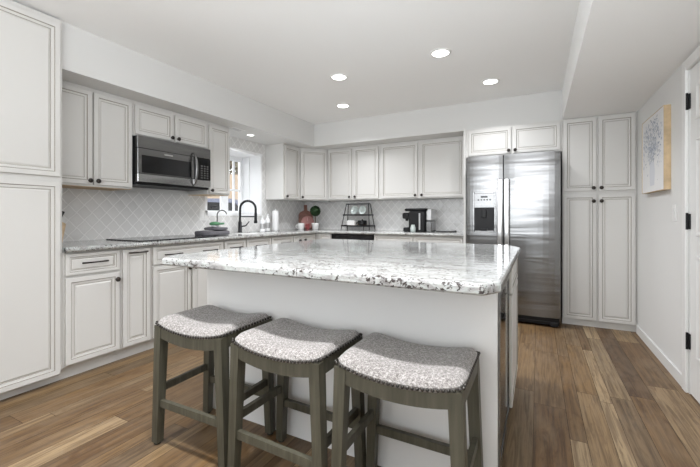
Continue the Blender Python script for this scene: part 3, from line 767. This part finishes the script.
mb = MB(); mb.tube([(fx+.01, fy+.01, CT1+.075), (fx+.055, fy+.045, CT1+.085), (fx+.085, fy+.075, CT1+.14)], [.010, .008, .006], 8); mb.build('lever', 'blackmetal', fa)
# filter tap
ff = thing('filter_tap', 'slim black gooseneck filter tap behind the grey towel', 'faucet', (.10, -1.955, CT1))
mb = MB(); pts = [(.10, -1.955, CT1), (.10, -1.955, CT1+.22)]
for i in range(1, 11):
    t = math.pi*(1-i/10*.95); pts.append((.145+.045*math.cos(t), -1.925+.03*math.cos(t), CT1+.22+.055*math.sin(t)))
mb.tube(pts, .006, 8); mb.lathe([(0, 0), (.018, 0), (.018, .008), (.010, .02)], (.10, -1.955, CT1), n=14); mb.build('spout', 'blackmetal', ff)
# towel, folded
tw = thing('dish_towel', 'folded dark grey towel heaped on the worktop by the window', 'towel', (.33, -2.20, CT1))
def fold(cx, cy, cz, lx, ly, h, seed):
    mb = MB(); n, m = 28, 14; vs = []; rnd = random.Random(seed); ph = [rnd.random()*6 for _ in range(4)]
    pw = lambda t, e: math.copysign(abs(t)**e, t)
    for j in range(m+1):
        p = -math.pi/2+math.pi*j/m
        for i in range(n):
            t = 2*math.pi*i/n
            k = 1+.05*math.sin(3*t+ph[0])+.03*math.sin(7*t+ph[1])
            x = pw(math.cos(p), .22)*pw(math.cos(t), .38)*k; y = pw(math.cos(p), .22)*pw(math.sin(t), .38)*k
            z = pw(math.sin(p), .5)
            if z > 0: z *= .82+.13*math.sin(3.2*y+ph[2])+.10*math.sin(4*x+ph[3])
            vs.append((cx+x*lx/2, cy+y*ly/2, cz+h/2+z*h/2))
    fs = [(j*n+i, j*n+(i+1) % n, (j+1)*n+(i+1) % n, (j+1)*n+i) for j in range(m) for i in range(n)]
    mb.add(vs, fs, 0, True); return mb
fold(.33, -2.22, CT1+.001, .22, .33, .056, 1).build('lower_fold', 'towel', tw); fold(.32, -2.165, CT1+.054, .18, .20, .036, 3).build('upper_fold', 'towel', tw)
gb = thing('scrub_brush', 'green scrub brush lying on top of the grey towel', 'brush', (.32, -2.17, CT1+.092))
mb = MB(); mb.lathe([(0, .018), (.052, .018), (.060, .028), (.050, .046), (.02, .055), (0, .056)], (.32, -2.185, CT1+.092), n=18); mb.tube([(.32, -2.15, CT1+.120), (.32, -2.06, CT1+.124)], [.013, .011], 8); mb.build('handle', 'green', gb)
mb = MB(); mb.lathe([(0, 0), (.040, 0), (.044, .018), (0, .018)], (.32, -2.185, CT1+.092), n=18); mb.build('bristles', 'soap', gb, 'white bristles')
# soap bottles
def soap(x, y, h, r, lab):
    t = thing('soap_bottle', lab, 'bottle', (x, y, CT1), 'soap bottles by the sink')
    mb = MB(); mb.lathe([(0, 0), (r, 0), (r*1.02, .01), (r, h*.62), (r*.85, h*.70), (r*.4, h*.76), (r*.36, h*.82), (0, h*.82)], (x, y, CT1), n=20); mb.build('bottle', 'soap', t)
    mb = MB(); mb.lathe([(r*.42, h*.80), (r*.42, h*.86), (r*.15, h*.87), (r*.15, h*.97), (0, h*.97)], (x, y, CT1), n=12); mb.tube([(x, y, CT1+h*.97), (x+.03, y-.02, CT1+h*.965)], .006, 8); mb.build('pump', 'vinyl', t)
    mb = MB(); mb.lathe([(r*1.025, h*.18), (r*1.025, h*.5)], (x, y, CT1), n=20); mb.build('sticker', 'silver', t)
soap(.20, -1.285, .215, .036, 'white soap pump bottle next to the faucet'); soap(.16, -1.135, .235, .034, 'white soap pump bottle next to the paper towel roll')
pr_ = thing('paper_towel_roll', 'white paper towel roll standing on the worktop near the corner', 'paper towel', (.15, -.96, CT1))
mb = MB(); mb.lathe([(.014, .012), (.043, .012), (.044, .016), (.044, .278), (.043, .282), (.014, .282)], (.15, -.96, CT1), n=28); mb.build('paper_roll', 'paper', pr_)
mb = MB(); mb.lathe([(0, 0), (.058, 0), (.058, .010), (0, .010)], (.15, -.96, CT1), n=28); mb.tube([(.15, -.96, CT1+.01), (.15, -.96, CT1+.305)], .008, 8); mb.build('holder', 'chrome', pr_)
# corner group
cb = thing('cutting_board', 'red-brown paddle cutting board leaning in the worktop corner', 'cutting board', (.14, -.24, CT1))
tv = Vector((.7071, .7071, 0)); nv = Vector((.7071, -.7071, 0)); o0 = Vector((.165, -.225, CT1))
def board_pts(scale=1):
    out = [(-.115, 0), (.115, 0), (.115, .20)]
    for i in range(1, 8): t = i/8*math.pi/2; out.append((.025+.09*math.cos(t), .20+.09*math.sin(t)))
    out += [(.025, .30), (.025, .385), (-.025, .385), (-.025, .30)]
    for i in range(7, 0, -1): t = i/8*math.pi/2; out.append((-.025-.09*math.cos(t), .20+.09*math.sin(t)))
    out.append((-.115, .20)); return out
lean = .16
mb = MB(); mb.prism([o0+tv*a+Vector((0, 0, h))-nv*h*lean for a, h in board_pts()], nv*.016); mb.build('board', 'redwood', cb)
pc = Vector((.255, -.315, CT1+.108))
dplate = thing('decorative_plate', 'round pink ring-patterned plate leaning on the cutting board', 'plate', pc)
axp = (nv+Vector((0, 0, lean))).normalized()
mb = MB(); mb.lathe([(0, 0), (.05, .0), (.08, .008), (.098, .018), (.100, .016), (.08, .004), (.05, -.006), (0, -.006)], pc, axp, n=32); po = mb.build('plate', 'pink', dplate)
def mug(x, y, lab, r=.052, h=.10):
    t = thing('mug', lab, 'mug', (x, y, CT1))
    mb = MB(); mb.lathe([(0, 0), (r*.80, 0), (r*.88, .006), (r, h*.55), (r*.97, h), (r*.91, h), (r*.93, h*.5), (r*.8, .012), (0, .012)], (x, y, CT1), n=24); mb.build('cup', 'ceramic', t)
    pts = [Vector((x, y, CT1))+Vector((-.7, -.7, 0))*(r*.9+.032*math.sin(math.pi*i/8)*1.0)+Vector((0, 0, h*.82-h*.64*i/8)) for i in range(9)]
    mb = MB(); mb.tube(pts, .006, 8); mb.build('handle', 'ceramic', t)
mug(.245, -.475, 'white mug in the corner left of the small topiary')
tp = thing('topiary', 'small green ball topiary in a white pot in the worktop corner', 'plant', (.41, -.33, CT1))
mb = MB(); mb.lathe([(0, 0), (.040, 0), (.044, .006), (.058, .085), (.061, .10), (.055, .10), (.050, .085), (0, .085)], (.41, -.33, CT1), n=24); mb.build('pot', 'ceramic', tp)
mb = MB(); mb.tube([(.41, -.33, CT1+.08), (.41, -.33, CT1+.24)], .006, 8); mb.build('stem', 'bark', tp)
mb = MB(); rnd = random.Random(5)
mb.ball((.41, -.33, CT1+.285), .068, 14)
for i in range(420):
    z = rnd.uniform(-1, 1); a = rnd.uniform(0, 6.283); s = math.sqrt(1-z*z); n_ = Vector((s*math.cos(a), s*math.sin(a), z)); c0 = Vector((.41, -.33, CT1+.285))+n_*.064
    t1 = n_.orthogonal().normalized(); t2 = n_.cross(t1); q = rnd.uniform(0, 6.28); e = t1*math.cos(q)+t2*math.sin(q); g = n_.cross(e)
    mb.add([c0, c0+n_*.012+e*.010, c0+n_*.020+g*.004, c0+n_*.012-e*.010], [(0, 1, 2, 3)], 0)
mb.build('leaf_ball', 'leaf', tp)
tag(fold(.335, -.425, CT1+.001, .05, .05, .09, 8).build('tea_towel', 'redcloth'), 'dark red folded tea towel tucked between mug and topiary', 'towel')
# shelf stand
ss = thing('shelf_stand', 'black two-tier wire shelf stand on the back worktop', 'shelf stand', (1.08, -.24, CT1))
def sx_(z): return .232-.050*(z-CT1)/.39
cx = 1.078; yb, yf = -.10, -.30
mb = MB()
for s in (-1, 1):
    for y in (yb, yf):
        yt = -.16 if y == yb else -.22
        mb.tube([(cx+s*sx_(CT1), y, CT1+.004), (cx+s*sx_(1.30), yt, 1.30)], .0065, 8)
    mb.tube([(cx+s*.182, -.16, 1.30), (cx+s*.182, -.22, 1.30)], .0065, 8)
    mb.tube([(cx+s*.135, -.285, CT1+.004), (cx+s*.135, -.285, .972)], .0055, 8)
mb.tube([(cx-.182, -.22, 1.30), (cx+.182, -.22, 1.30)], .0075, 8); mb.tube([(cx-.182, -.16, 1.30), (cx+.182, -.16, 1.30)], .0065, 8)
mb.build('frame', 'blackmetal', ss)
for z, hw, mn in ((1.135, .222, 'blackmetal'), (.975, .238, 'rawwood')):
    mb = MB(); y0, y1 = (-.26, -.13) if z > 1 else (-.285, -.11)
    mb.box(cx-hw, cx+hw, y0-.004, y0, z-.008, z+.012); mb.box(cx-hw, cx+hw, y1, y1+.004, z-.008, z+.012)
    mb.box(cx-hw, cx-hw+.004, y0, y1, z-.008, z+.012); mb.box(cx+hw-.004, cx+hw, y0, y1, z-.008, z+.012)
    mb.build('shelf_rim', 'blackmetal', ss); MB().box(cx-hw+.004, cx+hw-.004, y0, y1, z-.008, z).build('shelf', mn, ss)
def upbowl(x, y, r, lab):
    t = thing('glass_bowl', lab, 'bowl', (x, y, 1.135), 'glass bowls on the shelf stand')
    mb = MB(); mb.lathe([(0, 0), (r*.4, .0), (r*.75, .012), (r, .032), (r*.97, .034), (r*.72, .018), (r*.4, .006), (0, .006)], (x, y+.02, 1.136+r), (0, -.95, .3), n=28); mb.build('bowl', 'glassware', t)
upbowl(1.02, -.20, .066, 'pale glass bowl propped on the left of the upper shelf'); upbowl(1.155, -.20, .066, 'pale glass bowl propped on the right of the upper shelf')
tag(MB().box(.915, 1.045, -.25, -.15, .9755, 1.055, 0, .006).build('white_box', 'ceramic'), 'small white box on the lower shelf of the black stand', 'box')
pt_ = thing('black_pot', 'small round black pot on the lower shelf of the black stand', 'pot', (1.15, -.20, .9755))
mb = MB(); mb.lathe([(0, 0), (.06, 0), (.070, .02), (.068, .075), (.060, .082), (0, .085)], (1.15, -.20, .9755), n=24); mb.build('pot', 'glossblack', pt_)
mb = MB(); mb.lathe([(.0, .082), (.012, .088), (.012, .10), (0, .102)], (1.15, -.20, .9755), n=12); mb.tube([(1.08, -.2, 1.03), (1.06, -.21, 1.02), (1.06, -.21, 1.0)], .006, 6); mb.build('lid_knob', 'black', pt_)
# coffee maker
cm = thing('coffee_maker', 'black single-serve coffee maker on the worktop beside the refrigerator', 'coffee maker', (2.05, -.33, CT1))
MB().box(1.945, 2.165, -.46, -.16, CT1+.001, 1.185, 0, .014).build('body', 'black', cm)
mb = MB(); mb.box(1.885, 2.19, -.45, -.18, 1.185, 1.222, 0, .012); mb.build('lid', 'glossblack', cm)
mb = MB(); mb.box(1.845, 1.946, -.42, -.24, 1.085, 1.165, 0, .012); mb.lathe([(.018, 0), (.022, .03)], (1.88, -.33, 1.056), n=12); mb.build('brew_head', 'glossblack', cm)
mb = MB(); mb.box(1.855, 1.946, -.41, -.25, CT1+.001, CT1+.055, 0, .008); mb.build('drip_tray', 'black', cm)
mb = MB(); mb.box(2.166, 2.245, -.42, -.20, 1.06, 1.215, 0, .012); mb.build('water_tank', 'silver', cm); MB().box(2.166, 2.24, -.42, -.20, CT1+.001, 1.058, 0, .008).build('tank_base', 'steel_dark', cm)
mb = MB(); mb.box(2.085, 2.105, -.466, -.459, CT1+.03, 1.16, 0, .002); mb.build('accent_strip', 'silver', cm)
mb = MB(); mb.lathe([(0, 0), (.032, 0), (.036, .05), (.024, .09), (.026, .095), (0, .095)], (2.02, -.50, CT1+.001), n=20); 
tag(mb.build('glass_carafe', 'glassware'), 'small glass carafe in front of the black coffee maker', 'carafe')
mb = MB(); mb.tube([(2.20, -.22, CT1+.03), (2.27, -.28, CT1+.009), (2.36, -.30, CT1+.007), (2.45, -.26, CT1+.007), (2.50, -.16, CT1+.007), (2.46, -.05, CT1+.01)], .006, 8); mb.build('cord', 'rubber', cm)
# knife block peeking out by the tall pantry
kb = thing('knife_block', 'wooden knife block partly hidden behind the tall left pantry', 'knife block', (.25, -3.62, CT1))
mb = MB(); mb.prism([(.20, -3.70, CT1+.001), (.20, -3.60, CT1+.001), (.20, -3.575, CT1+.15), (.20, -3.65, CT1+.20)], (.11, 0, 0)); mb.build('block', 'rawwood', kb)
for i in range(3):
    mb = MB(); x = .225+i*.03; mb.bar((x, -3.62, CT1+.165), (x, -3.585, CT1+.245), .016, .024); mb.build('knife_handle', 'black', kb)
# outlets and switch
def plate(name, label, cat, fr_, a, z, wd, hd, kind):
    t = thing(name, label, cat, fr_.p(a, z, 0))
    def bx(a0, a1, z0, z1, d0, d1, nm, mt):
        p = fr_.p(a0, z0, d0); q = fr_.p(a1, z1, d1); MB().box(p.x, q.x, p.y, q.y, p.z, q.z, 0, .0015).build(nm, mt, t)
    bx(a-wd/2, a+wd/2, z-hd/2, z+hd/2, 0.0005, .006, 'cover_plate', 'trim')
    if kind == 'outlet':
        for k in ((-1, 1) if wd > .1 else (0,)): bx(a+k*.024-.017, a+k*.024+.017, z-.035, z+.035, .006, .009, 'socket', 'ceramic')
    else: bx(a-.016, a+.016, z-.033, z+.033, .006, .010, 'rocker', 'trim')
plate('wall_outlet', 'double white outlet plate on the left backsplash near the window', 'outlet', LX(T), -2.075, 1.128, .118, .118, 'outlet')
plate('light_switch', 'white light switch on the right wall below the picture', 'light switch', Fr((W, 0, 0), (0, 1, 0), (-1, 0, 0)), -1.722, 1.145, .075, .118, 'switch')
# wall picture
PY0, PY1, PZ0, PZ1, PD = -1.640, -1.030, 1.315, 1.925, .042
pi_ = thing('wall_picture', 'blue-grey flowers canvas in a pale oak frame on the right wall', 'picture', (W, (PY0+PY1)/2, (PZ0+PZ1)/2))
x0, x1 = W-PD, W-.001; k = .003
mb = MB(); mb.box(x0, x1, PY0, PY0+k, PZ0, PZ1); mb.box(x0, x1, PY1-k, PY1, PZ0, PZ1); mb.box(x0, x1, PY0+k, PY1-k, PZ0, PZ0+k); mb.box(x0, x1, PY0+k, PY1-k, PZ1-k, PZ1)
mb.build('frame', 'frame_wood', pi_)
MB().box(x0+.003, x1, PY0+k, PY1-k, PZ0+k, PZ1-k).build('canvas', 'canvas', pi_)
mb = MB(); rnd = random.Random(11); cy, cz = (PY0+PY1)/2, (PZ0+PZ1)/2; xa = x0+.002
vs = [(xa, cy-.06, PZ0+.05), (xa, cy+.06, PZ0+.05), (xa, cy+.075, PZ0+.16), (xa, cy+.05, PZ0+.24), (xa, cy-.05, PZ0+.24), (xa, cy-.075, PZ0+.16)]
mb.add(vs, [(5, 4, 3, 2, 1, 0)], 1)
for i in range(700):
    a = rnd.gauss(math.pi/2, .75); r = rnd.uniform(.01, .35)*(1 if rnd.random() < .8 else 1.15); yy = cy-math.cos(a)*r*1.05; zz = PZ0+.25+math.sin(a)*r*.95
    if not (PY0+.04 < yy < PY1-.04 and PZ0+.06 < zz < PZ1-.03): continue
    s = rnd.uniform(.005, .013); q = rnd.uniform(0, 3.14); c_, s_ = math.cos(q), math.sin(q); mi = rnd.choice((0, 0, 1, 1, 2)); xx_ = xa-.0004*rnd.random()
    mb.add([(xx_, yy+(u*c_-v*s_)*s, zz+(u*s_+v*c_)*s) for u, v in ((-1.6, 0), (0, -.7), (1.6, 0), (0, .7))], [(3, 2, 1, 0)], mi)
mb.build('painting', ['ink1', 'ink2', 'ink3'], pi_)

# ================================================================== OUTSIDE THE WINDOW
struct(MB().box(-26, -.6, -6, 24, -.5, -.3).build('ground_outside', 'outside_ground'))
vdir = Vector((-.695, .719, 0)); vt = Vector((.719, .695, 0)); eye = Vector((3.452, -4.982, 0))
c0 = eye+vdir*19; mb = MB()
mb.prism([c0-vt*9+Vector((0, 0, -.3)), c0+vt*9+Vector((0, 0, -.3)), c0+vt*9+vdir*.3+Vector((0, 0, -.3)), c0-vt*9+vdir*.3+Vector((0, 0, -.3))], (0, 0, 3.5))
gw = struct(mb.build('wall_garden', 'outside_wall'))
def tree(d, off, h, r, seed, lab):
    b = eye+vdir*d+vt*off; t = thing('tree', lab, 'tree', (b.x, b.y, -.3), 'dry trees outside the window')
    mb = MB(); rnd = random.Random(seed)
    mb.tube([(b.x, b.y, -.3), (b.x+.1, b.y, h*.4), (b.x, b.y+.1, h*.75)], [.14, .10, .05], 8)
    for i in range(9):
        a = rnd.uniform(0, 6.28); z = rnd.uniform(h*.35, h*.7); mb.tube([(b.x+.05, b.y+.05, z), (b.x+math.cos(a)*r*.8, b.y+math.sin(a)*r*.8, z+rnd.uniform(.4, 1.1))], [.05, .015], 6)
    mb.build('trunk', 'bark', t)
    mb = MB()
    for i in range(1500):
        p = Vector((rnd.gauss(0, .42), rnd.gauss(0, .42), rnd.gauss(0, .38)))*r; c1 = Vector((b.x, b.y, h*.72))+p; e = Vector((rnd.uniform(-1, 1), rnd.uniform(-1, 1), rnd.uniform(-1, 1))).normalized(); g = e.orthogonal().normalized()
        s = rnd.uniform(.07, .15); mb.add([c1-e*s, c1+g*s*.5, c1+e*s, c1-g*s*.5], [(0, 1, 2, 3)], 0)
    mb.build('foliage', 'dryleaf', t)
tree(20.8, -0.4, 6.0, 1.7, 3, 'bare olive tree rising behind the tan garden wall')
tree(23, -4.2, 6.6, 1.8, 4, 'second olive tree behind the tan garden wall, partly hidden by cabinet')
car = thing('car', 'dark blue-grey car parked outside the kitchen window', 'car', eye+vdir*13.5+Vector((0, 0, -.3)))
cc = eye+vdir*13.5
def cp_(a, d, z): return cc+vt*(a-1.5)+vdir*d+Vector((0, 0, z-.3))
prof = [(-2.2, .45), (-2.2, .95), (-1.9, 1.15), (-1.3, 1.25), (-.9, 1.85), (-.6, 2.0), (1.1, 2.0), (1.6, 1.9), (2.1, 1.3), (2.25, 1.1), (2.25, .45)]
mb = MB(); mb.prism([cp_(a, -.8, z) for a, z in prof], vdir*1.7); mb.build('body', 'carpaint', car)
mb = MB(); mb.prism([cp_(a, -.815, z) for a, z in ((-1.1, 1.3), (-.75, 1.82), (.1, 1.88), (.1, 1.3))], vdir*.02); mb.prism([cp_(a, -.815, z) for a, z in ((.2, 1.3), (.2, 1.88), (1.2, 1.86), (1.8, 1.3))], vdir*.02); mb.build('side_window', 'glossblack', car)
for a in (-1.4, 1.4):
    mb = MB(); mb.lathe([(0, 0), (.22, 0), (.34, .02), (.36, .2), (0, .2)], cp_(a, -.9, .36), vdir, n=24); mb.build('wheel', 'rubber', car)
